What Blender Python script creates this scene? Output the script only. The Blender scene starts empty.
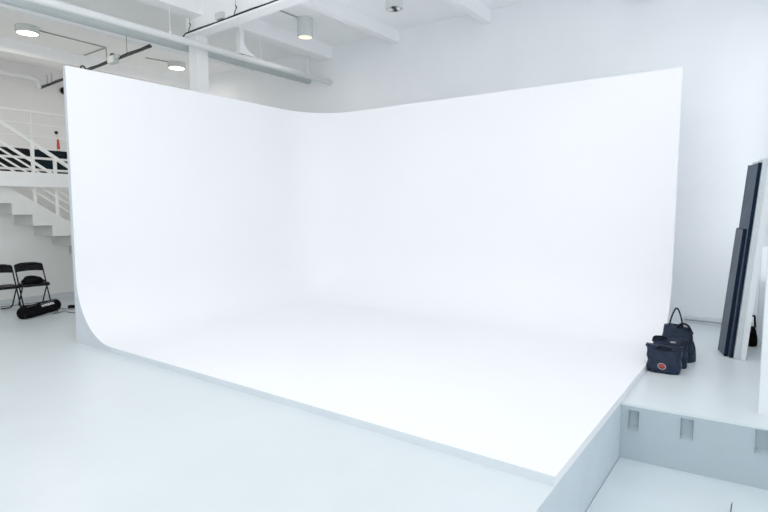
import bpy, bmesh, math, random
from mathutils import Vector, Matrix
random.seed(7)
scn = bpy.context.scene
COL = scn.collection
PI = math.pi

# ------------------------------------------------------------------ materials
def mat(name, col, rough=0.6, spec=0.4, var=0.03, scale=4.0, bump=0.0, bscale=60.0, metallic=0.0, col2=None, stretch=(1, 1, 1)):
    m = bpy.data.materials.new(name); m.use_nodes = True
    nt = m.node_tree; b = nt.nodes['Principled BSDF']
    tc = nt.nodes.new('ShaderNodeTexCoord')
    mp = nt.nodes.new('ShaderNodeMapping'); mp.inputs['Scale'].default_value = stretch
    nt.links.new(tc.outputs['Object'], mp.inputs['Vector'])
    nz = nt.nodes.new('ShaderNodeTexNoise'); nz.inputs['Scale'].default_value = scale; nz.inputs['Detail'].default_value = 5
    nt.links.new(mp.outputs['Vector'], nz.inputs['Vector'])
    rp = nt.nodes.new('ShaderNodeValToRGB')
    c2 = col2 or tuple(max(0, c * (1 - var)) for c in col)
    c1 = col if col2 else tuple(min(1, c * (1 + var)) for c in col)
    rp.color_ramp.elements[0].position = 0.35; rp.color_ramp.elements[0].color = (*c2, 1)
    rp.color_ramp.elements[1].position = 0.65; rp.color_ramp.elements[1].color = (*c1, 1)
    nt.links.new(nz.outputs['Fac'], rp.inputs['Fac'])
    nt.links.new(rp.outputs['Color'], b.inputs['Base Color'])
    b.inputs['Roughness'].default_value = rough
    b.inputs['Specular IOR Level'].default_value = spec
    b.inputs['Metallic'].default_value = metallic
    if bump:
        n2 = nt.nodes.new('ShaderNodeTexNoise'); n2.inputs['Scale'].default_value = bscale; n2.inputs['Detail'].default_value = 4
        nt.links.new(tc.outputs['Object'], n2.inputs['Vector'])
        bp = nt.nodes.new('ShaderNodeBump'); bp.inputs['Strength'].default_value = bump; bp.inputs['Distance'].default_value = 0.02
        nt.links.new(n2.outputs['Fac'], bp.inputs['Height']); nt.links.new(bp.outputs['Normal'], b.inputs['Normal'])
    return m

def emit(name, col, strength):
    m = bpy.data.materials.new(name); m.use_nodes = True
    nt = m.node_tree; b = nt.nodes['Principled BSDF']
    b.inputs['Base Color'].default_value = (*col, 1)
    b.inputs['Emission Color'].default_value = (*col, 1)
    b.inputs['Emission Strength'].default_value = strength
    return m

M = {}
M['cyc'] = mat('matt_white_paint', (0.875, 0.878, 0.90), rough=0.85, spec=0.15, var=0.006, scale=0.8)
M['cyc_edge'] = mat('cyclorama_edge_dim', (0.585, 0.625, 0.675), rough=0.8, spec=0.15, var=0.02, scale=3)  # edge grey, darker copy for the less lit left end
M['base_edge'] = mat('cyclorama_edge_lit', (0.635, 0.685, 0.73), rough=0.7, spec=0.2, var=0.015, scale=3)  # edge grey, lighter copy where the front run gets more light
M['wall'] = mat('white_wall_plaster', (0.838, 0.860, 0.885), rough=0.9, spec=0.1, var=0.015, scale=1.2, bump=0.12, bscale=5)
M['wall_l'] = mat('warm_white_wall_plaster', (0.86, 0.855, 0.83), rough=0.9, spec=0.1, var=0.02, scale=1.5, bump=0.1, bscale=6)
M['skirt'] = mat('grey_skirting_paint', (0.64, 0.665, 0.68), rough=0.7, spec=0.2)
M['wall_u'] = mat('grey_white_upper_plaster', (0.77, 0.765, 0.77), rough=0.9, spec=0.1, var=0.015, scale=1.5)
M['ceil'] = mat('white_ceiling_paint', (0.925, 0.932, 0.94), rough=0.9, spec=0.1, var=0.012, scale=1.5)
M['floor'] = mat('pale_grey_epoxy_floor', (0.655, 0.71, 0.732), rough=0.30, spec=0.45, var=0.02, scale=1.3, bump=0.03, bscale=3)
M['pit'] = mat('pit_paint_shaded', (0.40, 0.475, 0.515), rough=0.6, spec=0.25, var=0.025, scale=2.5)  # shade of the pit's back wall put into a darker copy of its paint
M['pit_side'] = mat('pit_paint_lit', (0.59, 0.665, 0.71), rough=0.6, spec=0.25, var=0.025, scale=2.5)  # lighter copy of the pit paint for the side that catches more light
M['pitfloor'] = mat('pit_board_paint', (0.62, 0.69, 0.725), rough=0.5, spec=0.35, var=0.025, scale=2)
M['seam'] = mat('dark_gap', (0.10, 0.13, 0.15), rough=0.9, spec=0.05)
M['metal_w'] = mat('white_painted_metal', (0.84, 0.855, 0.86), rough=0.5, spec=0.35, var=0.015, scale=5)
M['duct'] = mat('galvanised_duct_paint', (0.57, 0.625, 0.63), rough=0.5, spec=0.4, var=0.03, scale=3)
M['rail'] = mat('cream_white_rail_paint', (0.90, 0.89, 0.86), rough=0.5, spec=0.3, var=0.01)
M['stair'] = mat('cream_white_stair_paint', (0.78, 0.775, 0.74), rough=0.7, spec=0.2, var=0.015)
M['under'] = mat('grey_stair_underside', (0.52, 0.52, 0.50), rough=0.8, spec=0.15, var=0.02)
M['black'] = mat('black_lacquer', (0.004, 0.004, 0.005), rough=0.5, spec=0.18, var=0.2, scale=8)
M['blackfab'] = mat('black_nylon', (0.004, 0.004, 0.005), rough=0.9, spec=0.08, var=0.3, scale=30, bump=0.2)
M['navy'] = mat('navy_nylon', (0.004, 0.012, 0.030), rough=0.5, spec=0.2, var=0.4, scale=12, bump=0.7, bscale=16)
M['navy_strap'] = mat('navy_webbing', (0.003, 0.006, 0.013), rough=0.7, spec=0.2, var=0.3, scale=40)
M['teal'] = mat('dark_teal_black', (0.004, 0.012, 0.017), rough=0.7, spec=0.12, var=0.2)
M['cable'] = mat('black_cable', (0.02, 0.025, 0.03), rough=0.6, spec=0.3)
M['gcable'] = mat('grey_cable', (0.16, 0.17, 0.17), rough=0.6, spec=0.3)
M['conduit'] = mat('grey_conduit', (0.36, 0.37, 0.36), rough=0.6, spec=0.3)
M['red'] = mat('red_plastic', (0.62, 0.055, 0.03), rough=0.4, spec=0.4)
M['white_pl'] = mat('white_plastic', (0.8, 0.8, 0.8), rough=0.4, spec=0.4)
M['lampbody'] = mat('white_lamp_housing', (0.62, 0.65, 0.64), rough=0.5, spec=0.3)
M['lamprim'] = mat('grey_lamp_housing', (0.50, 0.53, 0.52), rough=0.5, spec=0.3)
M['lens_off'] = mat('unlit_lamp_reflector', (0.45, 0.47, 0.48), rough=0.25, spec=0.6, var=0.75, scale=14)
M['lens_on'] = emit('lit_lamp_diffuser', (1.0, 0.97, 0.92), 6.0)
M['lens_warm'] = emit('lit_lamp_diffuser_warm', (1.0, 0.88, 0.72), 0.62)
M['board_grey'] = mat('grey_felt_board', (0.10, 0.117, 0.145), rough=0.8, spec=0.2, var=0.06, scale=6)
M['board_grey2'] = mat('slate_felt_board', (0.085, 0.105, 0.14), rough=0.8, spec=0.2, var=0.06, scale=6)
M['board_edge'] = mat('navy_board_edge', (0.007, 0.015, 0.030), rough=0.85, spec=0.06, var=0.1)
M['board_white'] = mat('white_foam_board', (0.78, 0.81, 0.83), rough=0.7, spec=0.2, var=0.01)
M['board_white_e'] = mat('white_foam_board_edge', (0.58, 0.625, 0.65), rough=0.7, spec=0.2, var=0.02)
M['emblem_w'] = mat('pale_emblem_thread', (0.36, 0.35, 0.36), rough=0.7)
M['emblem_r'] = mat('red_emblem_thread', (0.40, 0.04, 0.03), rough=0.7)

# ------------------------------------------------------------------ helpers
def obj(name, bm, m, parent=None, smooth=False, loc=None, rot=None):
    me = bpy.data.meshes.new(name)
    bmesh.ops.recalc_face_normals(bm, faces=bm.faces[:])
    bm.to_mesh(me); bm.free()
    for p in me.polygons: p.use_smooth = smooth
    o = bpy.data.objects.new(name, me); COL.objects.link(o)
    if m: me.materials.append(m)
    if parent: o.parent = parent
    if loc: o.location = loc
    if rot: o.rotation_euler = rot
    return o

def tag(o, label, cat, group=None, kind=None):
    o['label'] = label; o['category'] = cat
    if group: o['group'] = group
    if kind: o['kind'] = kind
    return o

def thing(name, label, cat, loc=(0, 0, 0), rotz=0, group=None):
    o = bpy.data.objects.new(name, None); COL.objects.link(o)
    o.empty_display_size = 0.1
    o.location = loc; o.rotation_euler = (0, 0, rotz)
    return tag(o, label, cat, group)

def struct(name, bm, m, label=None, smooth=False):
    o = obj(name, bm, m, smooth=smooth); o['kind'] = 'structure'
    if label: o['label'] = label
    return o

def copy_tree(o, parent=None):
    c = o.copy(); COL.objects.link(c)
    if parent: c.parent = parent
    for ch in [x for x in bpy.data.objects if x.parent == o]: copy_tree(ch, c)
    return c

def box(bm, x0, x1, y0, y1, z0, z1, bev=0.0):
    r = bmesh.ops.create_cube(bm, size=1.0)
    vs = r['verts']
    for v in vs:
        v.co = Vector(((x0 + x1) / 2 + v.co.x * (x1 - x0), (y0 + y1) / 2 + v.co.y * (y1 - y0), (z0 + z1) / 2 + v.co.z * (z1 - z0)))
    if bev:
        es = list({e for v in vs for e in v.link_edges})
        bmesh.ops.bevel(bm, geom=es, offset=bev, segments=2, profile=0.5, affect='EDGES', clamp_overlap=True)
    return bm

def B(*a, **k): return box(bmesh.new(), *a, **k)

def beam(bm, p, q, w, h):
    """rectangular bar from p to q, width w (sideways) height h (up-ish)"""
    p, q = Vector(p), Vector(q); d = (q - p); L = d.length; d.normalize()
    up = Vector((0, 0, 1)) if abs(d.z) < 0.95 else Vector((0, 1, 0))
    s = d.cross(up).normalized(); u = s.cross(d).normalized()
    c = [p + s * a * w / 2 + u * b * h / 2 for a, b in ((-1, -1), (1, -1), (1, 1), (-1, 1))]
    e = [v + d * L for v in c]
    vs = [bm.verts.new(v) for v in c + e]
    for f in ((0, 1, 2, 3), (7, 6, 5, 4), (0, 4, 5, 1), (1, 5, 6, 2), (2, 6, 7, 3), (3, 7, 4, 0)):
        bm.faces.new([vs[i] for i in f])
    return bm

def tube(bm, pts, r, n=10, closed=False):
    pts = [Vector(p) for p in pts]; N = len(pts); rings = []
    rad = r if isinstance(r, (list, tuple)) else [r] * N
    ref = None
    for i, p in enumerate(pts):
        if closed: d = pts[(i + 1) % N] - pts[i - 1]
        else: d = pts[min(i + 1, N - 1)] - pts[max(i - 1, 0)]
        d.normalize()
        if ref is None:
            ref = Vector((0, 0, 1)) if abs(d.z) < 0.9 else Vector((1, 0, 0))
        a = d.cross(ref).normalized(); b = a.cross(d).normalized(); ref = b
        rings.append([bm.verts.new(p + (a * math.cos(t) + b * math.sin(t)) * rad[i]) for t in (2 * PI * k / n for k in range(n))])
    m = N if closed else N - 1
    for i in range(m):
        A, C = rings[i], rings[(i + 1) % N]
        for k in range(n):
            bm.faces.new((A[k], A[(k + 1) % n], C[(k + 1) % n], C[k]))
    if not closed:
        bm.faces.new(rings[0][::-1]); bm.faces.new(rings[-1])
    return bm

def T(pts, r, n=10, closed=False): return tube(bmesh.new(), pts, r, n, closed)

def arc_pts(pts, k=5, rad=0.06):
    """round the inner corners of a polyline"""
    pts = [Vector(p) for p in pts]; out = [pts[0]]
    for i in range(1, len(pts) - 1):
        a, b, c = pts[i - 1], pts[i], pts[i + 1]
        r = min(rad, (a - b).length * 0.45, (c - b).length * 0.45)
        s = b + (a - b).normalized() * r; e = b + (c - b).normalized() * r
        for j in range(k + 1):
            t = j / k; out.append(s * (1 - t) ** 2 + b * 2 * t * (1 - t) + e * t * t)
    out.append(pts[-1]); return out

def lathe(bm, prof, n=32, c=(0, 0, 0)):
    rings = []
    for r, z in prof:
        if r < 1e-6: rings.append([bm.verts.new((c[0], c[1], c[2] + z))])
        else: rings.append([bm.verts.new((c[0] + r * math.cos(2 * PI * k / n), c[1] + r * math.sin(2 * PI * k / n), c[2] + z)) for k in range(n)])
    for A, C in zip(rings, rings[1:]):
        for k in range(n):
            if len(A) == 1 and len(C) == 1: continue
            if len(A) == 1: bm.faces.new((A[0], C[k], C[(k + 1) % n]))
            elif len(C) == 1: bm.faces.new((A[k], A[(k + 1) % n], C[0]))
            else: bm.faces.new((A[k], A[(k + 1) % n], C[(k + 1) % n], C[k]))
    return bm

def prism(bm, poly, axis, a, b):
    """poly in the two other axes, extruded along axis from a to b"""
    def P(u, v, w):
        return {'x': (w, u, v), 'y': (u, w, v), 'z': (u, v, w)}[axis]
    lo = [bm.verts.new(P(u, v, a)) for u, v in poly]; hi = [bm.verts.new(P(u, v, b)) for u, v in poly]
    bm.faces.new(lo[::-1]); bm.faces.new(hi)
    n = len(poly)
    for i in range(n): bm.faces.new((lo[i], lo[(i + 1) % n], hi[(i + 1) % n], hi[i]))
    return bm

# ------------------------------------------------------------------ setting
YB = 9.05          # back wall
XR = 0.03          # right wall
XE = -0.995        # right edge of the cyclorama / of the pit
YP = 5.005        # pit front step
ZC = 5.17          # ceiling
XU = -14.8         # upper left wall
XL = -11.0         # lower left wall under the mezzanine

bm = bmesh.new()
box(bm, XL - 0.2, XE, -5.0, YB, -0.7, 0.0)
SK = 0.075          # the step runs slightly askew to the cove
def skew_y(x): return YP - 0.06 + (x - XE) * SK
prism(bm, [(XE, skew_y(XE) + 0.062), (2.6, skew_y(2.6) + 0.062), (2.6, YB), (XE, YB)], 'z', -0.7, -0.02)
prism(bm, [(XE, skew_y(XE) - 0.001), (2.6, skew_y(2.6) - 0.001), (2.6, YB), (XE, YB)], 'z', -0.02, 0.0)
struct('floor', bm, M['floor'])
# pit floor, boards with a gap left along the side wall
bm = bmesh.new()
box(bm, XE, 2.6, -5.0, YP + 0.3, -0.80, -0.512)
struct('floor_pit', bm, M['seam'])
bm = bmesh.new()
box(bm, XE + 0.006, -0.139, -5.0, YP + 0.3, -0.512, -0.50)
box(bm, -0.139, 2.6, 4.66, YP + 0.3, -0.512, -0.50)
box(bm, -0.131, 2.6, -5.0, 4.66, -0.512, -0.50)
pf = struct('floor_pit_boards', bm, M['pitfloor'])

# pit walls: facing sheets, the back one with three recessed pockets
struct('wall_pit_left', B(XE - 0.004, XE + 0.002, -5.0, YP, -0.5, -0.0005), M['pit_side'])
NICH = [(-0.935, -0.845, -0.235, -0.055), (-0.535, -0.435, -0.225, -0.045), (-0.02, 0.085, -0.225, -0.03)]
bm = bmesh.new()
xs = sorted({XE + 0.002, 2.6, *[n[0] for n in NICH], *[n[1] for n in NICH]})
zs = sorted({-0.5, -0.0005, *[n[2] for n in NICH], *[n[3] for n in NICH]})
yf = YP - 0.06
vmap = {}
def V(x, y, z):
    k = (round(x, 5), round(y, 5), round(z, 5))
    if k not in vmap: vmap[k] = bm.verts.new((x, y, z))
    return vmap[k]
for x0, x1 in zip(xs, xs[1:]):
    for z0, z1 in zip(zs, zs[1:]):
        hole = any(n[0] - 1e-6 <= x0 and x1 <= n[1] + 1e-6 and n[2] - 1e-6 <= z0 and z1 <= n[3] + 1e-6 for n in NICH)
        if not hole:
            bm.faces.new((V(x0, yf, z0), V(x1, yf, z0), V(x1, yf, z1), V(x0, yf, z1)))
PIV = Vector((XE, yf, 0)); ROT = Matrix.Rotation(math.atan(SK), 3, 'Z')
bm.faces.new((bm.verts.new((XE, yf, -0.0005)), bm.verts.new((2.6, yf, -0.0005)), bm.verts.new((2.6, YP + 0.001, -0.0005)), bm.verts.new((XE, YP + 0.001, -0.0005))))
bmesh.ops.rotate(bm, verts=bm.verts, cent=PIV, matrix=ROT)
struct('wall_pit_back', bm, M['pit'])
for i, (x0, x1, z0, z1) in enumerate(NICH):
    b2 = bmesh.new(); d = YP - 0.002; s = 0.012
    f = [b2.verts.new(p) for p in ((x0, yf, z0), (x1, yf, z0), (x1, yf, z1), (x0, yf, z1))]
    g = [b2.verts.new(p) for p in ((x0 + s, d, z0 + 0.03), (x1 - s, d, z0 + 0.03), (x1 - s, d, z1), (x0 + s, d, z1))]
    for k in range(4): b2.faces.new((f[k], f[(k + 1) % 4], g[(k + 1) % 4], g[k]))
    b2.faces.new(g)
    # thin raised rim round the two sides and the bottom
    for (a0, a1, c0, c1) in ((x0 - 0.006, x0 + 0.002, z0 - 0.006, z1), (x1 - 0.002, x1 + 0.006, z0 - 0.006, z1), (x0, x1, z0 - 0.010, z0 + 0.001)):
        box(b2, a0, a1, yf - 0.006, yf + 0.002, c0, c1)
    bmesh.ops.rotate(b2, verts=b2.verts, cent=PIV, matrix=ROT)
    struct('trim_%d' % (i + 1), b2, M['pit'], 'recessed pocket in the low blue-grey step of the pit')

# walls
struct('wall_back', B(XU - 0.2, 0.4, YB, YB + 0.2, -0.5, ZC), M['wall'])
struct('wall_right', B(XR, XR + 0.2, 5.40, YB, 0.0, ZC), M['wall'])
struct('wall_right_front', B(2.6, 2.8, -5.0, 5.60, -0.5, ZC), M['wall'])
struct('wall_right_return', B(XR + 0.2, 2.8, 5.40, 5.60, 0.0, ZC), M['wall'])
struct('wall_front', B(XU - 0.2, 2.8, -5.2, -5.0, -0.5, ZC), M['wall'])
struct('wall_left', B(XL - 0.2, XL, -5.0, YB, -0.5, 2.10), M['wall_l'])
struct('wall_left_upper', B(XU - 0.2, XU, -5.0, YB, 2.10, ZC), M['wall_u'])
struct('floor_mezzanine', B(XU, XL + 0.03, -5.0, YB, 2.10, 2.33), M['stair'])
struct('trim_5', B(-10.14, -10.02, -5.0, YB, 2.05, 2.29, bev=0.004), M['rail'], 'white painted steel beam carrying the mezzanine edge')
struct('baseboard_left', B(XL, XL + 0.02, -5.0, YB, 0.0, 0.08), M['skirt'])
# trunking along the foot of the back wall, two bands
bm = bmesh.new()
box(bm, -0.99, XR, YB - 0.035, YB, 0.0, 0.045, bev=0.004)
box(bm, -0.99, XR, YB - 0.06, YB, 0.055, 0.115, bev=0.012)
struct('baseboard_back', bm, M['skirt'])

struct('ceiling', B(XU - 0.2, 3.0, -5.0, YB + 0.2, ZC, ZC + 0.2), M['ceil'])
for x0, x1, zz in ((-8.20, -7.90, 4.91), (-6.30, -6.15, 4.95), (-4.35, -4.20, 4.95), (-2.45, -2.30, 4.95), (-13.35, -12.95, 4.90), (-10.6, -10.45, 4.99)):
    struct('ceiling_beam', B(x0, x1, -5.0, YB, zz, ZC), M['ceil'])
# steel girder crossing the room, with flange, on its column
gd = Vector((3.2, -0.17, 0)).normalized()
p0 = Vector((-8.40, 5.885, 0)); p1 = p0 + gd * 8.6
bm = bmesh.new()
beam(bm, p0 + Vector((0, 0, 4.665)), p1 + Vector((0, 0, 4.665)), 0.22, 0.03)
beam(bm, p0 + Vector((0, 0, 4.93)), p1 + Vector((0, 0, 4.93)), 0.16, 0.50)
struct('ceiling_girder', bm, M['ceil'])
bm = B(-8.38, -8.14, 5.83, 6.05, 0.0, 4.65, bev=0.006)
struct('column', bm, M['metal_w'])

# ------------------------------------------------------------------ cyclorama
cy = thing('cyclorama', 'large seamless white infinity cove wall with curved corner and floor', 'cyclorama', (XE, 3.17, 0))
ci = Matrix.Translation(Vector((-XE, -3.17, 0)))
XI, YF, YI, HT, RC, RV, ZF = -7.035, 3.17, 7.64, 3.42, 0.77, 0.82, 0.065
TH = 0.065
# plan path of the wall face with inward normals
path = []
for i in range(7): path.append((Vector((XI, YF + (YI - RV - YF) * i / 6)), Vector((1, 0))))
for i in range(1, 17):
    a = PI - (PI / 2) * i / 16
    c = Vector((XI + RV, YI - RV)); n = Vector((math.cos(a), math.sin(a)))
    path.append((c + n * RV, -n))
for i in range(1, 9): path.append((Vector((XI + RV + (XE - XI - RV) * i / 8, YI)), Vector((0, -1))))
prof = [(0, HT - (HT - ZF - RC) * i / 6) for i in range(7)]
for i in range(1, 17):
    a = (PI / 2) * i / 16
    prof.append((RC * (1 - math.cos(a)), ZF + RC * (1 - math.sin(a))))
bm = bmesh.new(); G = []
for p, n in path:
    G.append([bm.verts.new((p.x + n.x * d, p.y + n.y * d, z)) for d, z in prof])
for A, C in zip(G, G[1:]):
    for k in range(len(prof) - 1): bm.faces.new((A[k], C[k], C[k + 1], A[k + 1]))
bm.faces.new([g[-1] for g in G] + [bm.verts.new((XE, YF, ZF))])
for v in bm.verts: v.co = ci @ v.co
sw = obj('sweep', bm, M['cyc'], cy, smooth=True)
# back and top of the wall
bm = bmesh.new(); R2 = []
for p, n in path:
    o_ = p - n * TH
    R2.append([bm.verts.new((p.x, p.y, HT)), bm.verts.new((o_.x, o_.y, HT)), bm.verts.new((o_.x, o_.y, 0.0))])
for A, C in zip(R2, R2[1:]):
    bm.faces.new((A[0], C[0], C[1], A[1])); bm.faces.new((A[1], C[1], C[2], A[2]))
for v in bm.verts: v.co = ci @ v.co
obj('back_panel', bm, M['cyc'], cy)
# front cut end with the cove profile and the low front edge of the floor
bm = bmesh.new()
poly = [(XI + d, z) for d, z in prof] + [(XI + RC, 0.0), (XI - TH, 0.0), (XI - TH, HT)]
bm.faces.new([bm.verts.new((x, YF, z)) for x, z in poly])
for v in bm.verts: v.co = ci @ v.co
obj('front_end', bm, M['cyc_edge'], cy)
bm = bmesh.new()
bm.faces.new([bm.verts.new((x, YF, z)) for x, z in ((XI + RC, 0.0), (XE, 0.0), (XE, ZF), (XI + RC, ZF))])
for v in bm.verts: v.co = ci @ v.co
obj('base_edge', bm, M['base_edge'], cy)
bm = bmesh.new()
poly = [(YI - d, z) for d, z in prof] + [(YF, ZF), (YF, 0.0), (YI + TH, 0.0), (YI + TH, HT)]
bm.faces.new([bm.verts.new((XE, y, z)) for y, z in poly])
for v in bm.verts: v.co = ci @ v.co
obj('side_end', bm, M['cyc'], cy)

# ------------------------------------------------------------------ ceiling services
tag(obj('ceiling_pipe', T([(-7.95, -2.0, 4.42), (-7.95, YB + 0.0, 4.42)], 0.056, 16), M['metal_w'], smooth=True),
    'long straight white round pipe hung under the ceiling, ending at the back wall', 'pipe')
bm = T([(-8.62, -2.0, 4.585), (-8.62, YB, 4.585)], 0.115, 24)
tag(obj('ventilation_duct', bm, M['duct'], smooth=True), 'thick grey round duct running beside the long white pipe', 'duct')
# pipe along the left wall with its elbow
bm = T(arc_pts([(-14.5, 0.5, 4.80), (-14.5, 5.80, 4.80), (-14.60, 5.95, 4.76), (-14.68, 6.0, 4.66), (-14.79, 6.0, 4.64)], rad=0.10), 0.058, 14)
tag(obj('ceiling_pipe', bm, M['metal_w'], smooth=True), 'white pipe high on the left wall with an elbow at its end', 'pipe')
# hanger bracket
hb = thing('pipe_hanger', 'white bracket with gusset holding the long pipe behind the column', 'bracket', (-7.95, 6.6, 4.465))
obj('post', B(-0.05, 0.05, -0.05, 0.05, 0.0, 0.44), M['metal_w'], hb)
obj('gusset', prism(bmesh.new(), [(0.05, 0.02), (0.36, 0.02), (0.16, 0.10), (0.05, 0.22)], 'x', -0.02, 0.02), M['metal_w'], hb)
obj('clamp', B(-0.075, 0.075, -0.07, 0.07, 0.0, 0.03, bev=0.005), M['metal_w'], hb)
# thin rods
for (x, y, z0, z1, lab) in ((-7.95, 5.2, 4.47, 4.91, 'thin hanger rod on the long pipe left of the column'),
                            (-7.95, 7.08, 4.47, 4.92, 'thin hanger rod on the long pipe right of the gusset bracket'),
                            (-7.95, 8.35, 4.47, 4.92, 'thin hanger rod on the long pipe nearest the back wall')):
    r = thing('hanger_rod', lab, 'rod', (x, y, z0), group='rods of the long pipe')
    obj('rod', T([(0, 0, 0), (0, 0, z1 - z0)], 0.0045, 6), M['metal_w'], r)
    obj('nut', lathe(bmesh.new(), [(0, 0), (0.02, 0), (0.02, 0.03), (0, 0.03)], 8), M['metal_w'], r)

# cable along the girder
nrm = Vector((gd.y, -gd.x, 0))     # towards the camera side
if nrm.y > 0: nrm = -nrm
pts = []
for i in range(24):
    t = i / 23
    p = p0 + gd * (0.02 + 8.3 * t) + nrm * 0.10
    pts.append((p.x, p.y, 4.70 + 0.006 * math.sin(i * 1.7)))
pts = [(-8.42, 5.74, 4.58), (-8.42, 5.75, 4.64)] + pts
tag(obj('electric_cable', T(pts, 0.014, 6), M['cable'], smooth=True), 'black cable lying along the edge of the white girder', 'cable')
tag(obj('junction_box', B(-7.45, -7.27, 5.68, 5.75, 4.72, 4.82, bev=0.006), M['lampbody']), 'small white junction box on the girder beside its black cable', 'junction box')
for x, lab in ((-8.2, 'cable hanger on the girder above the column top'), (-6.92, 'cable hanger on the girder right of its junction box')):
    y = 5.885 + (x + 8.4) * gd.y / gd.x - 0.13
    h = thing('cable_hanger', lab, 'hanger', (x, y, 4.76), group='girder cable hangers')
    obj('wire', T([(0, 0, 0.02), (0, 0, ZC - 4.76)], 0.005, 6), M['conduit'], h)
    obj('hook', T(arc_pts([(0.01, -0.02, 0.06), (0.05, -0.02, 0.03), (0, -0.02, -0.03), (-0.04, 0, -0.06)], rad=0.02), 0.008, 6), M['cable'], h)

# left cable tray: black rail with fittings
tr = thing('cable_tray', 'black cable rail crossing the dim ceiling bay at left', 'cable tray', (-14.78, 6.05, 4.63))
e = Vector((5.45, -0.34, 0.0))
obj('rail', beam(bmesh.new(), (0, 0, 0), e, 0.03, 0.03), M['cable'], tr)
obj('cable', T([e * (i / 30) + Vector((0, -0.02, 0.022 + 0.006 * math.sin(i * 1.3))) for i in range(31)], 0.012, 6), M['cable'], tr, smooth=True)
for t in (0.08, 0.13):
    obj('bracket', T(arc_pts([e * t + Vector((0, 0, 0.02)), e * t + Vector((0.06, 0, 0.14)), e * t + Vector((0.02, 0, 0.26))], rad=0.05), 0.014, 6), M['conduit'], tr)
for t in (0.47, 0.73):
    obj('clip', T(arc_pts([e * t + Vector((-0.12, -0.03, 0.02)), e * t + Vector((-0.05, -0.03, 0.13)), e * t + Vector((0.06, -0.03, 0.10)), e * t + Vector((0.14, -0.03, 0.02))], rad=0.04), 0.018, 8), M['cable'], tr, smooth=True)
obj('drop_rod', T([e * 0.83, e * 0.83 + Vector((0, 0, 0.54))], 0.010, 6), M['conduit'], tr)
jb = thing('ceiling_junction_box', 'white junction box mounted on the black cable rail at left', 'junction box', (-10.72, 5.74, 4.56))
obj('body', B(-0.13, 0.13, -0.05, 0.05, -0.02, 0.13, bev=0.01), M['lampbody'], jb)
obj('lid', B(-0.12, 0.12, -0.06, -0.045, -0.01, 0.12, bev=0.006), M['lampbody'], jb)
obj('gland', T([(0.13, 0, 0.08), (0.22, 0, 0.10)], 0.03, 8), M['lampbody'], jb)

def conduit(pts, lab, r=0.013):
    tag(obj('ceiling_conduit', T(pts, r, 6), M['conduit'], smooth=True), lab, 'conduit')
conduit(arc_pts([(-11.84, 4.86, ZC - 0.012), (-11.90, 6.22, ZC - 0.012), (-11.86, 6.22, 4.86)], rad=0.04), 'thin grey conduit from the nearest flat lamp to the black cable rail')
conduit([(-11.90, 6.22, ZC - 0.012), (-12.9, 6.24, ZC - 0.012)], 'short grey conduit on the ceiling behind the black cable rail')
conduit([(-11.95, 7.16, ZC - 0.012), (-11.84, 7.66, ZC - 0.012)], 'thin grey conduit leading to the flat lamp left of the column')
conduit([(-7.22, 6.86, ZC - 0.012), (-7.21, 7.3, ZC - 0.012)], 'thin conduit on the ceiling leading to the lit cylinder lamp')

# lamps
def flat_lamp(x, y, lab):
    t = thing('ceiling_lamp', lab, 'lamp', (x, y, ZC), group='flat round ceiling lamps')
    obj('housing', lathe(bmesh.new(), [(0, 0), (0.195, 0), (0.20, -0.01), (0.20, -0.12), (0.195, -0.13), (0.175, -0.13)], 40), M['lampbody'], t, smooth=False)
    obj('diffuser', lathe(bmesh.new(), [(0.176, -0.128), (0.12, -0.136), (0, -0.14)], 40), M['lens_on'], t, smooth=True)
    return t
flat_lamp(-11.80, 4.66, 'flat round lit ceiling lamp nearest the left edge of the photo')
flat_lamp(-11.80, 7.86, 'flat round lit ceiling lamp left of the white column')
def can_lamp(x, y, h, r, lens, lab, top=ZC):
    t = thing('ceiling_lamp', lab, 'lamp', (x, y, top), group='cylindrical ceiling lamps')
    obj('housing', lathe(bmesh.new(), [(0, 0), (r * 0.97, 0), (r, -0.01), (r, -h + 0.01), (r * 0.98, -h), (r * 0.86, -h)], 36), M['lampbody'], t)
    obj('reflector', lathe(bmesh.new(), [(r * 0.87, -h), (r * 0.72, -h + 0.02), (0, -h + 0.03)], 36), lens, t, smooth=True)
    if lens == M['lens_off']:
        for a in range(4):
            obj('bulb', lathe(bmesh.new(), [(0, 0), (0.028, 0), (0.032, -0.03), (0.02, -0.045), (0, -0.048)], 12), (M['white_pl'], M['cable'])[a % 2], t,
                loc=(r * 0.45 * math.cos(a * PI / 2 + .3), r * 0.45 * math.sin(a * PI / 2 + .3), -h + 0.03))
    return t
can_lamp(-7.15, 7.45, 0.34, 0.145, M['lens_warm'], 'lit white cylinder lamp on the ceiling above the cove corner')
can_lamp(-5.08, 7.34, 0.30, 0.145, M['lens_off'], 'unlit cylinder lamp on the ceiling, at the top middle of the photo')
can_lamp(-1.69, 9.0 - 0.2, 0.40, 0.15, M['lens_off'], 'unlit cylinder lamp barely in view at the upper right')

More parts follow.
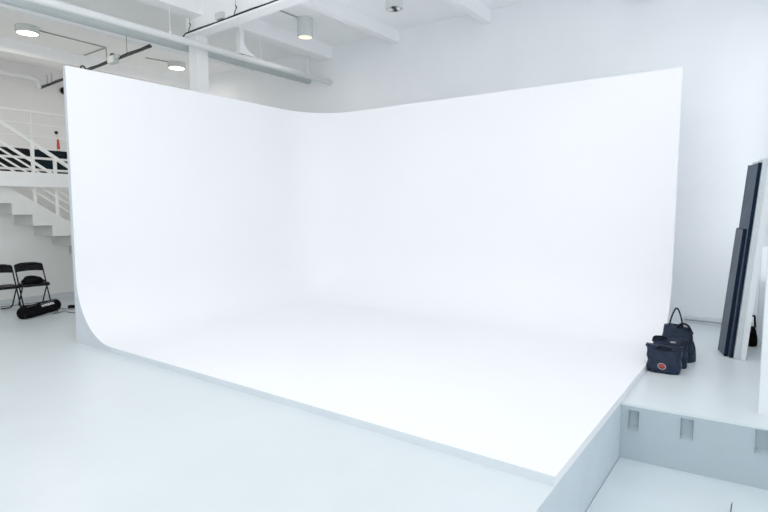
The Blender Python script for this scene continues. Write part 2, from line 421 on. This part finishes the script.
# ------------------------------------------------------------------ staircase and mezzanine
st = thing('staircase', 'cream white stair descending along the left wall behind the mezzanine beam', 'staircase', (-10.2, 6.35, 0))
so = Vector((10.2, -6.35, 0))
def sp(x, y, z): return Vector((x, y, z)) + so
def top_line(y): return 2.04 - 0.634 * (y - 3.61)
saw = []
for j in range(-2, 9):
    z = 1.78 - 0.19 * j; y0, y1 = 3.35 + 0.3 * j, 3.65 + 0.3 * j
    saw += [(y0, z), (y1, z)]
    bm = B(-10.98, -10.215, y0, y1 + 0.02, z, z + 0.04); bmesh.ops.translate(bm, verts=bm.verts, vec=so)
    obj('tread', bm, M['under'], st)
    bm = B(-10.98, -10.215, y1, y1 + 0.02, z - 0.15, z); bmesh.ops.translate(bm, verts=bm.verts, vec=so)
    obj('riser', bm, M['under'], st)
saw += [(6.05, 0.05), (6.35, 0.02)]
poly = saw + [(6.35, top_line(6.35)), (2.75, top_line(2.75))]
bm = prism(bmesh.new(), poly, 'x', -10.215, -10.18); bmesh.ops.translate(bm, verts=bm.verts, vec=so)
obj('stringer', bm, M['stair'], st)
def rail_z(y, off): return top_line(y) + off
obj('handrail', beam(bmesh.new(), sp(-10.2, 2.6, 3.08 + 0.655 * 0.97), sp(-10.2, 6.3, 3.08 - 0.655 * 2.73), 0.045, 0.055), M['rail'], st)
for off, w in ((0.19, 0.022), (0.33, 0.026), (0.45, 0.026), (0.57, 0.026), (0.70, 0.042)):
    y0, y1 = 2.7, 6.3
    if off == 0.70: y0, y1 = 2.7, 4.36
    obj('rail_bar', beam(bmesh.new(), sp(-10.2, y0, rail_z(y0, off)), sp(-10.2, y1, rail_z(y1, off - 0.02)), 0.025, w), M['rail'], st)
for y in (2.8, 4.0, 4.345, 5.3, 6.2):
    obj('post', beam(bmesh.new(), sp(-10.205, y, top_line(y) - 0.1), sp(-10.205, y, 3.07 - 0.655 * (y - 3.57)), 0.045, 0.045), M['rail'], st)

gr = thing('guard_rail', 'thin white guard rail along the mezzanine edge at left', 'railing', (-11.0, 4.31, 2.33))
obj('handrail', beam(bmesh.new(), (0, -4, 1.11), (0, 4.6, 1.11), 0.04, 0.04), M['rail'], gr)
for z in (0.89, 0.67, 0.46, 0.28, 0.07):
    obj('rail_bar', beam(bmesh.new(), (0, -4, z), (0, 4.6, z), 0.02, 0.022 if z > 0.3 else 0.04), M['rail'], gr)
for y in (-3.0, -1.5, 0.0, 1.5, 3.0, 4.5):
    obj('post', beam(bmesh.new(), (0, y, 0), (0, y, 1.1), 0.03, 0.03), M['rail'], gr)

def case(y0, y1, m, lab):
    c = thing('storage_case', lab, 'case', (-11.75, (y0 + y1) / 2, 2.33), group='dark cases on the mezzanine')
    w = (y1 - y0) / 2
    obj('body', B(-0.25, 0.25, -w, w, 0.03, 0.36, bev=0.015), m, c)
    obj('lid', B(-0.255, 0.255, -w - 0.004, w + 0.004, 0.365, 0.49, bev=0.02), m, c)
    for s in (-0.5, 0.5): obj('latch', B(0.25, 0.27, s * w - 0.04, s * w + 0.04, 0.30, 0.42, bev=0.004), M['black'], c)
    for a in (-1, 1):
        for b in (-1, 1): obj('foot', B(a * 0.2 - 0.04, a * 0.2 + 0.04, b * (w - 0.1) - 0.04, b * (w - 0.1) + 0.04, 0, 0.035), M['black'], c)
    return c
case(2.6, 4.46, M['black'], 'long black case on the mezzanine at the left photo edge')
case(4.52, 5.9, M['teal'], 'dark teal case on the mezzanine under the red bottle')
bt = thing('spray_bottle', 'slim red bottle with white neck and black cap on the teal case', 'bottle', (-11.62, 5.03, 2.82))
obj('body', lathe(bmesh.new(), [(0, 0), (0.030, 0), (0.032, 0.01), (0.027, 0.12), (0.018, 0.26), (0, 0.265)], 20), M['red'], bt, smooth=True)
obj('neck', lathe(bmesh.new(), [(0.014, 0.26), (0.013, 0.34), (0, 0.342)], 14, (0, -0.01, 0)), M['white_pl'], bt, smooth=True)
bm = bmesh.new(); bmesh.ops.create_uvsphere(bm, u_segments=14, v_segments=10, radius=0.034, matrix=Matrix.Translation((0, -0.025, 0.37)))
obj('cap', bm, M['black'], bt, smooth=True)

ws = thing('wall_speaker', 'small round black speaker high on the upper left wall', 'speaker', (XU, 6.58, 4.66))
bm = lathe(bmesh.new(), [(0, 0), (0.10, 0), (0.10, 0.03), (0.08, 0.05)], 24)
obj('ring', bm, M['under'], ws, rot=(0, PI / 2, 0))
bm = lathe(bmesh.new(), [(0.085, 0.03), (0.08, 0.11), (0.05, 0.13), (0, 0.135)], 24)
obj('grille', bm, M['black'], ws, rot=(0, PI / 2, 0), smooth=True)

# ------------------------------------------------------------------ folding chairs
def make_chair(loc, rz, lab):
    t = thing('folding_chair', lab, 'chair', loc, rz, 'black folding chairs by the left wall')
    W = 0.215
    bx, bz = -0.20, 0.77                 # top of the back
    fx = 0.20
    def line(z):                          # x of the long tube at a height
        return bx + (fx - bx) * (1 - z / bz)
    # front tubes, running from back top to front foot
    for s in (-1, 1):
        obj('leg', T([(line(0.70), s * W, 0.70), (line(0.35), s * W, 0.35), (fx, s * W, 0.0)], 0.012, 10), M['black'], t, smooth=True)
    # rear legs ending in a rounded floor bar
    for s in (-1, 1):
        obj('leg', T(arc_pts([(0.10, s * (W - 0.025), 0.41), (-0.20, s * (W - 0.025), 0.012), (-0.20, s * 0.02, 0.012)], rad=0.07, k=6), 0.012, 10), M['black'], t, smooth=True)
    obj('top_bow', T(arc_pts([(line(0.69), -W, 0.69), (line(0.765), -W, 0.765), (line(0.765), W, 0.765), (line(0.69), W, 0.69)], rad=0.07, k=6), 0.012, 10), M['black'], t, smooth=True)
    obj('crossbar', T([(line(0.10), -W, 0.10), (line(0.10), W, 0.10)], 0.006, 8), M['black'], t, smooth=True)
    # curved back panel
    bm = bmesh.new(); N = 14; fr = []; bk = []
    def rnd(u): return 0.065 * (abs(u) ** 6)
    for i in range(N + 1):
        u = -1 + 2 * i / N; y = u * (W + 0.008); cur = -0.03 * (1 - u * u)
        zt = 0.785 - rnd(u) + 0.008 * (1 - u * u); zb = 0.635 + 0.012 * (1 - u * u)
        fr.append((bm.verts.new((line(zt) + cur + 0.014, y, zt)), bm.verts.new((line(zb) + cur + 0.014, y, zb))))
        bk.append((bm.verts.new((line(zt) + cur - 0.010, y, zt)), bm.verts.new((line(zb) + cur - 0.010, y, zb))))
    for i in range(N):
        bm.faces.new((fr[i][0], fr[i + 1][0], fr[i + 1][1], fr[i][1])); bm.faces.new((bk[i][0], bk[i][1], bk[i + 1][1], bk[i + 1][0]))
        bm.faces.new((fr[i][0], bk[i][0], bk[i + 1][0], fr[i + 1][0])); bm.faces.new((fr[i][1], fr[i + 1][1], bk[i + 1][1], bk[i][1]))
    for i in (0, N): bm.faces.new((fr[i][0], fr[i][1], bk[i][1], bk[i][0]))
    obj('backrest', bm, M['black'], t, smooth=False)
    bm = bmesh.new()
    poly = [(-0.17, -0.19), (-0.17, 0.19), (-0.05, 0.20), (0.20, 0.205), (0.235, 0.17), (0.235, -0.17), (0.20, -0.205), (-0.05, -0.20)]
    prism(bm, poly, 'z', 0.405, 0.438)
    bmesh.ops.bevel(bm, geom=bm.edges[:], offset=0.008, segments=2, profile=0.5, affect='EDGES', clamp_overlap=True)
    obj('seat', bm, M['black'], t)
    obj('seat_rail', T(arc_pts([(-0.15, -0.20, 0.405), (0.225, -0.20, 0.405), (0.225, 0.20, 0.405), (-0.15, 0.20, 0.405)], rad=0.05), 0.010, 8), M['black'], t, smooth=True)
    for s in (-1, 1):
        obj('hinge', B(-0.03 + 0.05, 0.03 + 0.05, s * W - 0.016, s * W + 0.016, 0.38, 0.44, bev=0.006), M['black'], t)
    for s in (-1, 1):
        obj('foot_cap', lathe(bmesh.new(), [(0, 0), (0.016, 0), (0.016, 0.03), (0.012, 0.032)], 10, (fx, s * W, 0)), M['black'], t)
    return t
CH = (-10.24, 3.91, 0); CR = math.radians(-4)
ch1 = make_chair(CH, CR, 'black folding chair with a soft black pouch on its seat')
ch1.scale = (0.96, 0.96, 0.96)
ch2 = copy_tree(ch1); ch2.location = (-10.25, 3.45, 0); ch2.rotation_euler = (0, 0, math.radians(-3))
ch2['label'] = 'black folding chair with an empty seat, cut by the left photo edge'

def blob(bm, rx, ry, rz, c=(0, 0, 0), seed=0, amp=0.12, flat=True, sub=3):
    r = bmesh.ops.create_icosphere(bm, subdivisions=sub, radius=1.0)
    rn = random.Random(seed); ph = [rn.uniform(0, 6) for _ in range(6)]
    for v in r['verts']:
        p = v.co.copy()
        k = 1 + amp * (math.sin(4 * p.x + ph[0]) * math.sin(3.3 * p.y + ph[1]) + 0.6 * math.sin(6 * p.z + ph[2] + 3 * p.x))
        z = p.z * rz * k
        if flat and p.z < -0.3: z = -0.3 * rz + (p.z + 0.3) * 0.12 * rz
        v.co = Vector((p.x * rx * k + c[0], p.y * ry * k + c[1], z + c[2]))
    return bm
po = thing('soft_pouch', 'soft black pouch slumped on the seat of the folding chair', 'pouch', (-10.22, 3.90, 0.422), CR)
bm = blob(bmesh.new(), 0.12, 0.165, 0.09, (0, 0, 0.034), 3); obj('body', bm, M['blackfab'], po, smooth=True)
obj('flap', blob(bmesh.new(), 0.09, 0.10, 0.035, (0.0, -0.02, 0.092), 5), M['blackfab'], po, smooth=True)
obj('strap', T(arc_pts([(0.05, 0.15, 0.02), (0.02, 0.19, 0.03), (-0.04, 0.17, 0.02), (-0.06, 0.12, 0.03)], rad=0.03), 0.011, 6), M['blackfab'], po, smooth=True)

# tripod bag on the floor
A0, A1 = Vector((-9.20, 3.33, 0)), Vector((-9.66, 4.02, 0))
dr = (A1 - A0); Lb = dr.length
tb = thing('tripod_bag', 'long black tripod bag lying on the floor before the chairs', 'bag', A0, math.atan2(dr.y, dr.x))
rr = [0.05, 0.09, 0.102, 0.104, 0.103, 0.103, 0.102, 0.102, 0.100, 0.092, 0.05]
xx = [0.0, 0.015, 0.05, 0.14, 0.28, 0.42, 0.56, 0.70, Lb - 0.05, Lb - 0.012, Lb]
bm = tube(bmesh.new(), [(x, 0, 0.093) for x in xx], rr, 20)
for v in bm.verts:
    if v.co.z < 0.012: v.co.z = 0.012 + (v.co.z - 0.012) * 0.2
    v.co.z = max(0.001, v.co.z + 0.006 * math.sin(v.co.x * 23))
obj('body', bm, M['blackfab'], tb, smooth=True)
obj('zip', T([(0.06 + 0.08 * i, -0.052, 0.186 + 0.004 * math.sin(i)) for i in range(9)], 0.005, 6), M['gcable'], tb, smooth=True)
# white lettering patch, worn to a smear of strokes
bm = bmesh.new()
def on_bag(x, a): return Vector((x, -0.1045 * math.cos(a), 0.094 + 0.1045 * math.sin(a)))
x = 0.34
for w in (0.035, 0.02, 0.04, 0.025, 0.038, 0.03, 0.022, 0.034):
    a0, a1 = 0.45 + random.uniform(-.05, .05), 0.80 + random.uniform(-.08, .08)
    q = [on_bag(x, a0), on_bag(x + w, a0), on_bag(x + w, a1), on_bag(x, a1)]
    bm.faces.new([bm.verts.new(p + Vector((0, -0.003, 0.003))) for p in q])
    x += w + 0.007
obj('lettering', bm, M['white_pl'], tb)
obj('handle', T(arc_pts([(0.22, -0.06, 0.17), (0.30, -0.11, 0.22), (0.42, -0.11, 0.22), (0.50, -0.06, 0.17)], rad=0.06), 0.010, 6), M['blackfab'], tb, smooth=True)

tag(obj('power_cable', T([(-9.50, 3.98, 0.008), (-9.40, 3.90, 0.008), (-9.27, 3.79, 0.008), (-9.33, 3.92, 0.008), (-9.42, 4.05, 0.008), (-9.30, 4.02, 0.008), (-9.18, 4.03, 0.008), (-8.9, 4.2, 0.008)], 0.007, 6), M['gcable'], smooth=True),
    'thin grey cable lying on the floor right of the tripod bag', 'cable')
tag(obj('power_cable', T([(-9.95, 4.03, 0.008), (-9.75, 4.08, 0.008), (-9.56, 4.13, 0.008), (-9.45, 4.22, 0.008), (-9.2, 4.3, 0.008)], 0.006, 6), M['gcable'], smooth=True),
    'thin cable on the floor beside the black power strip', 'cable')
ps = thing('power_strip', 'black power strip on the floor by the left end of the cove', 'power strip', (-9.60, 4.28, 0), math.radians(41))
obj('body', B(-0.10, 0.19, -0.03, 0.03, 0, 0.05, bev=0.008), M['black'], ps)
for i in range(3): obj('socket', lathe(bmesh.new(), [(0.021, 0), (0.021, 0.004), (0.012, 0.002), (0, 0.002)], 12, (-0.06 + 0.09 * i, 0, 0.05)), M['gcable'], ps)

# ------------------------------------------------------------------ bags on the platform
def soft_bag(w, d, h, seed, pinch=0.35, flare=0.0, taper=0.94):
    bm = bmesh.new(); rn = random.Random(seed); ph = [rn.uniform(0, 6) for _ in range(8)]
    NZ, NA = 14, 40; rings = []
    for i in range(NZ + 1):
        t = i / NZ; R = []
        dw = w / 2 * ((1.0 + 0.04 * math.sin(PI * t)) * (1 - (1 - taper) * t) + flare * max(0, t - 0.8))
        dd = d / 2 * (1 - (1 - pinch) * t ** 1.6) * (1 + 0.12 * math.sin(PI * min(1, t * 1.3)))
        if i == 0: dw *= 0.95; dd *= 0.92
        for k in range(NA):
            a = 2 * PI * k / NA; ca, sa = math.cos(a), math.sin(a); e = 0.42
            x = dw * math.copysign(abs(ca) ** e, ca); y = dd * math.copysign(abs(sa) ** e, sa)
            z = h * t
            wob = 0.010 * math.sin(11 * z / h * 1.3 + ph[0] + 5 * x / w) + 0.008 * math.sin(17 * x / w + ph[1] + 4 * t)
            amp = math.sin(PI * min(1, 0.15 + t * 0.85))
            y += math.copysign(1, sa) * wob * amp; x += math.copysign(1, ca) * wob * amp * 0.6
            if t > 0.7: z += (t - 0.7) / 0.3 * h * (0.05 * math.sin(6 * x / w + ph[2]) + 0.06 * (abs(x) / (w / 2)) ** 3)
            R.append(bm.verts.new((x, y, z)))
        rings.append(R)
    for A, C in zip(rings, rings[1:]):
        for k in range(NA): bm.faces.new((A[k], A[(k + 1) % NA], C[(k + 1) % NA], C[k]))
    bm.faces.new(rings[0][::-1]); bm.faces.new(rings[-1])
    return bm
RB = math.radians(6)
b1 = thing('sandbag', 'front navy weight bag with round red emblem beside the cove edge', 'bag', (-0.842, 6.18, 0), RB - 0.03, 'navy weight bags')
obj('body', soft_bag(0.305, 0.23, 0.245, 1, pinch=0.48, flare=0.40, taper=1.06), M['navy'], b1, smooth=True)
obj('zip', T([(-0.11 + 0.022 * i, -0.060, 0.236 + 0.004 * math.sin(i * 1.9)) for i in range(11)], 0.006, 6), M['navy_strap'], b1, smooth=True)
obj('handle', T(arc_pts([(-0.075, -0.03, 0.235), (-0.05, -0.07, 0.275), (0.04, -0.075, 0.272), (0.075, -0.03, 0.24)], rad=0.04), 0.010, 8), M['navy_strap'], b1, smooth=True)
obj('corner_tab', B(-0.178, -0.145, -0.03, 0.0, 0.248, 0.272, bev=0.006), M['navy_strap'], b1)
def disc(rx, rz, y, c=(0, 0), n=24, r0=0.0):
    bm = bmesh.new()
    o_ = [bm.verts.new((c[0] + rx * math.cos(2 * PI * k / n), y, c[1] + rz * math.sin(2 * PI * k / n))) for k in range(n)]
    if r0:
        i_ = [bm.verts.new((c[0] + rx * r0 * math.cos(2 * PI * k / n), y, c[1] + rz * r0 * math.sin(2 * PI * k / n))) for k in range(n)]
        for k in range(n): bm.faces.new((o_[k], o_[(k + 1) % n], i_[(k + 1) % n], i_[k]))
    else: bm.faces.new(o_)
    return bm
em = obj('emblem', disc(0.040, 0.034, 0, r0=0.82), M['emblem_w'], b1, loc=(-0.010, -0.140, 0.083), rot=(math.radians(6), math.radians(18), 0))
obj('emblem_center', disc(0.030, 0.015, 0.001, c=(0.0, 0.008)), M['emblem_r'], em)
bm = bmesh.new()
for q in (((-0.029, -0.006), (-0.016, -0.004), (0.005, -0.015), (-0.004, -0.022)), ((0.004, -0.008), (0.027, -0.010), (0.020, -0.020), (0.008, -0.015))):
    bm.faces.new([bm.verts.new((a, -0.001, b)) for a, b in q])
obj('emblem_stroke', bm, M['emblem_r'], em)

b2 = thing('sandbag', 'middle navy weight bag standing between the other two bags', 'bag', (-0.825, 6.46, 0), RB, 'navy weight bags')
obj('body', soft_bag(0.325, 0.22, 0.285, 2, pinch=0.45, flare=0.2, taper=0.98), M['navy'], b2, smooth=True)
obj('handle', T(arc_pts([(-0.17, -0.02, 0.25), (-0.16, -0.05, 0.31), (-0.06, -0.05, 0.315), (-0.02, -0.02, 0.27)], rad=0.05), 0.012, 8), M['navy_strap'], b2, smooth=True)
obj('label_tag', B(0.0, 0.05, -0.075, -0.068, 0.262, 0.277), M['emblem_w'], b2)
obj('zip', T([(-0.14 + 0.028 * i, -0.055, 0.272 + 0.004 * math.sin(i * 2.1)) for i in range(11)], 0.006, 6), M['navy_strap'], b2, smooth=True)

b3 = thing('sandbag', 'tallest navy weight bag at the back with upright loop handle', 'bag', (-0.803, 6.765, 0), RB, 'navy weight bags')
obj('body', soft_bag(0.36, 0.27, 0.375, 3, pinch=0.4, flare=0.0, taper=0.74), M['navy'], b3, smooth=True)
lp = []
for i in range(17):
    t = i / 16; a = PI * t
    lp.append((-0.015 - 0.066 * math.cos(a) + 0.015 * math.sin(2 * a), -0.02 + 0.02 * math.sin(a), 0.365 + 0.215 * math.sin(a) ** 0.8))
obj('handle', T(lp, 0.009, 8), M['navy_strap'], b3, smooth=True)
obj('handle', T(arc_pts([(0.0, -0.05, 0.355), (0.03, -0.07, 0.425), (0.10, -0.06, 0.415), (0.15, -0.03, 0.31)], rad=0.05), 0.013, 8), M['navy_strap'], b3, smooth=True)
obj('side_flap', blob(bmesh.new(), 0.07, 0.10, 0.19, (0.125, 0.0, 0.06), 9, 0.08), M['navy'], b3, smooth=True)

# ------------------------------------------------------------------ leaning boards
def board(x, y, w, h, t, lean, rz, mface, medge, lab, grp):
    """bottom near left corner at (x, y); width w goes away from the viewer; leans towards +x"""
    root = thing('leaning_board', lab, 'board', (x, y, 0), rz, grp)
    tilt = Matrix.Rotation(lean, 4, 'Y')
    lift = t * math.sin(lean)
    bm = B(0.004, t, 0.006, w - 0.006, 0.006, h - 0.006)
    bmesh.ops.transform(bm, matrix=tilt, verts=bm.verts); bmesh.ops.translate(bm, verts=bm.verts, vec=(0, 0, lift))
    obj('core', bm, medge, root)
    bm = B(0.0, 0.006, 0.008, w - 0.008, 0.008, h - 0.008)
    bmesh.ops.transform(bm, matrix=tilt, verts=bm.verts); bmesh.ops.translate(bm, verts=bm.verts, vec=(0, 0, lift))
    obj('face', bm, mface, root)
    for a in (0.0, w - 0.008):
        bm = B(-0.001, t + 0.001, a, a + 0.008, 0.0, h, bev=0.002)
        bmesh.ops.transform(bm, matrix=tilt, verts=bm.verts); bmesh.ops.translate(bm, verts=bm.verts, vec=(0, 0, lift))
        obj('edge_band', bm, medge, root)
    return root
board(-0.372, 7.21, 0.31, 1.47, 0.036, 0.081, math.radians(15), M['board_grey'], M['board_edge'], 'short dark grey board leaning in front of the tall boards', 'boards leaning at right')
board(-0.316, 7.17, 0.42, 2.20, 0.032, 0.077, math.radians(15), M['board_grey2'], M['board_edge'], 'tall slate grey board with navy edge leaning behind the short one', 'boards leaning at right')
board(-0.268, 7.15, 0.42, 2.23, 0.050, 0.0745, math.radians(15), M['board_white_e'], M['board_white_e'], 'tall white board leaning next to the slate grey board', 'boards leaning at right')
board(-0.206, 7.12, 0.42, 2.26, 0.048, 0.072, math.radians(15), M['board_white'], M['board_white'], 'tall white board leaning nearest the right photo edge', 'boards leaning at right')
sp_ = thing('white_panel', 'thin low white panel standing behind the leaning boards', 'panel', (-0.085, 8.22, 0))
obj('sheet', B(0.0, 0.10, 0.0, 0.022, 0.0, 1.22, bev=0.003), M['board_white'], sp_)
obj('edge_band', B(-0.006, 0.001, -0.001, 0.023, 0.0, 1.222), M['board_white_e'], sp_)
wp = thing('white_panel', 'tall white panel standing on the platform at the right photo edge', 'panel', (-0.018, 5.315, 0))
obj('sheet', B(0.004, 1.1, 0.0, 0.05, 0.0, 2.6, bev=0.003), M['board_white'], wp)
obj('edge_band', B(0.0, 0.006, -0.001, 0.051, 0.0, 2.602), M['board_white_e'], wp)
bp = thing('backpack', 'small black bag behind the white leaning boards', 'bag', (-0.135, 8.0, 0), 0.1)
obj('body', blob(bmesh.new(), 0.065, 0.10, 0.19, (0, 0, 0.06), 11, 0.08), M['blackfab'], bp, smooth=True)
obj('pocket', blob(bmesh.new(), 0.045, 0.035, 0.09, (0, -0.095, 0.09), 12, 0.08), M['blackfab'], bp, smooth=True)
obj('strap', T(arc_pts([(-0.025, -0.02, 0.23), (-0.02, -0.02, 0.37), (0.02, -0.02, 0.38), (0.03, -0.02, 0.23)], rad=0.04), 0.012, 8), M['blackfab'], bp, smooth=True)

# ------------------------------------------------------------------ light
def area(name, loc, target, sx, sy, power, col=(1, 1, 1)):
    l = bpy.data.lights.new(name, 'AREA'); l.shape = 'RECTANGLE'; l.size = sx; l.size_y = sy; l.energy = power; l.color = col
    o = bpy.data.objects.new(name, l); COL.objects.link(o); o.location = loc
    o.rotation_euler = (Vector(target) - Vector(loc)).to_track_quat('-Z', 'Y').to_euler()
    return o
area('studio_softbox_light', (-3.2, 2.4, 4.85), (-3.3, 4.2, 0.0), 5.0, 3.0, 96, (1.0, 0.975, 0.955))
area('daylight_window_light', (-4.5, -4.85, 2.6), (-4.5, 9.0, 2.9), 13.0, 4.0, 150, (1.0, 0.98, 0.955))
area('right_window_light', (2.55, 0.6, 2.6), (-8.0, 2.6, 4.6), 8.5, 3.6, 190, (1.0, 0.98, 0.955))
area('platform_fill_light', (-0.3, 5.4, 4.9), (-0.3, 6.2, 0.0), 0.9, 1.2, 27, (0.98, 0.99, 1.0))  # unseen fill added to brighten the platform and the wall behind it
area('side_window_light', (0.015, 8.27, 2.5), (-5.0, 8.27, 2.5), 1.05, 3.4, 13, (0.93, 0.97, 1.0))
for x, y, p in ((-11.80, 4.66, 34), (-11.80, 7.86, 13), (-7.15, 7.45, 5)):
    l = bpy.data.lights.new('ceiling_lamp_light', 'AREA'); l.shape = 'DISK'; l.size = 0.4; l.energy = p; l.color = (1.0, 0.95, 0.88)
    o = bpy.data.objects.new('ceiling_lamp_light', l); COL.objects.link(o); o.location = (x, y, ZC - (0.16 if x < -8 else 0.36))

w = bpy.data.worlds.new('studio_daylight'); scn.world = w; w.use_nodes = True
bg = w.node_tree.nodes['Background']; bg.inputs['Color'].default_value = (0.84, 0.93, 1.0, 1); bg.inputs['Strength'].default_value = 0.5
scn.cycles.max_bounces = 16; scn.cycles.diffuse_bounces = 12

# ------------------------------------------------------------------ camera
cam = bpy.data.cameras.new('camera'); co = bpy.data.objects.new('camera', cam); COL.objects.link(co)
co.location = (0, 0, 1.7)
co.rotation_euler = (math.radians(90 - 5.0984), 0, math.radians(35.761))
cam.sensor_width = 36.0; cam.lens = 538.0 / 768 * 36; cam.clip_start = 0.02; cam.clip_end = 100
scn.camera = co
scn.view_settings.view_transform = 'Standard'
scn.view_settings.look = 'None'
scn.view_settings.exposure = 0.005
scn.view_settings.gamma = 1.14
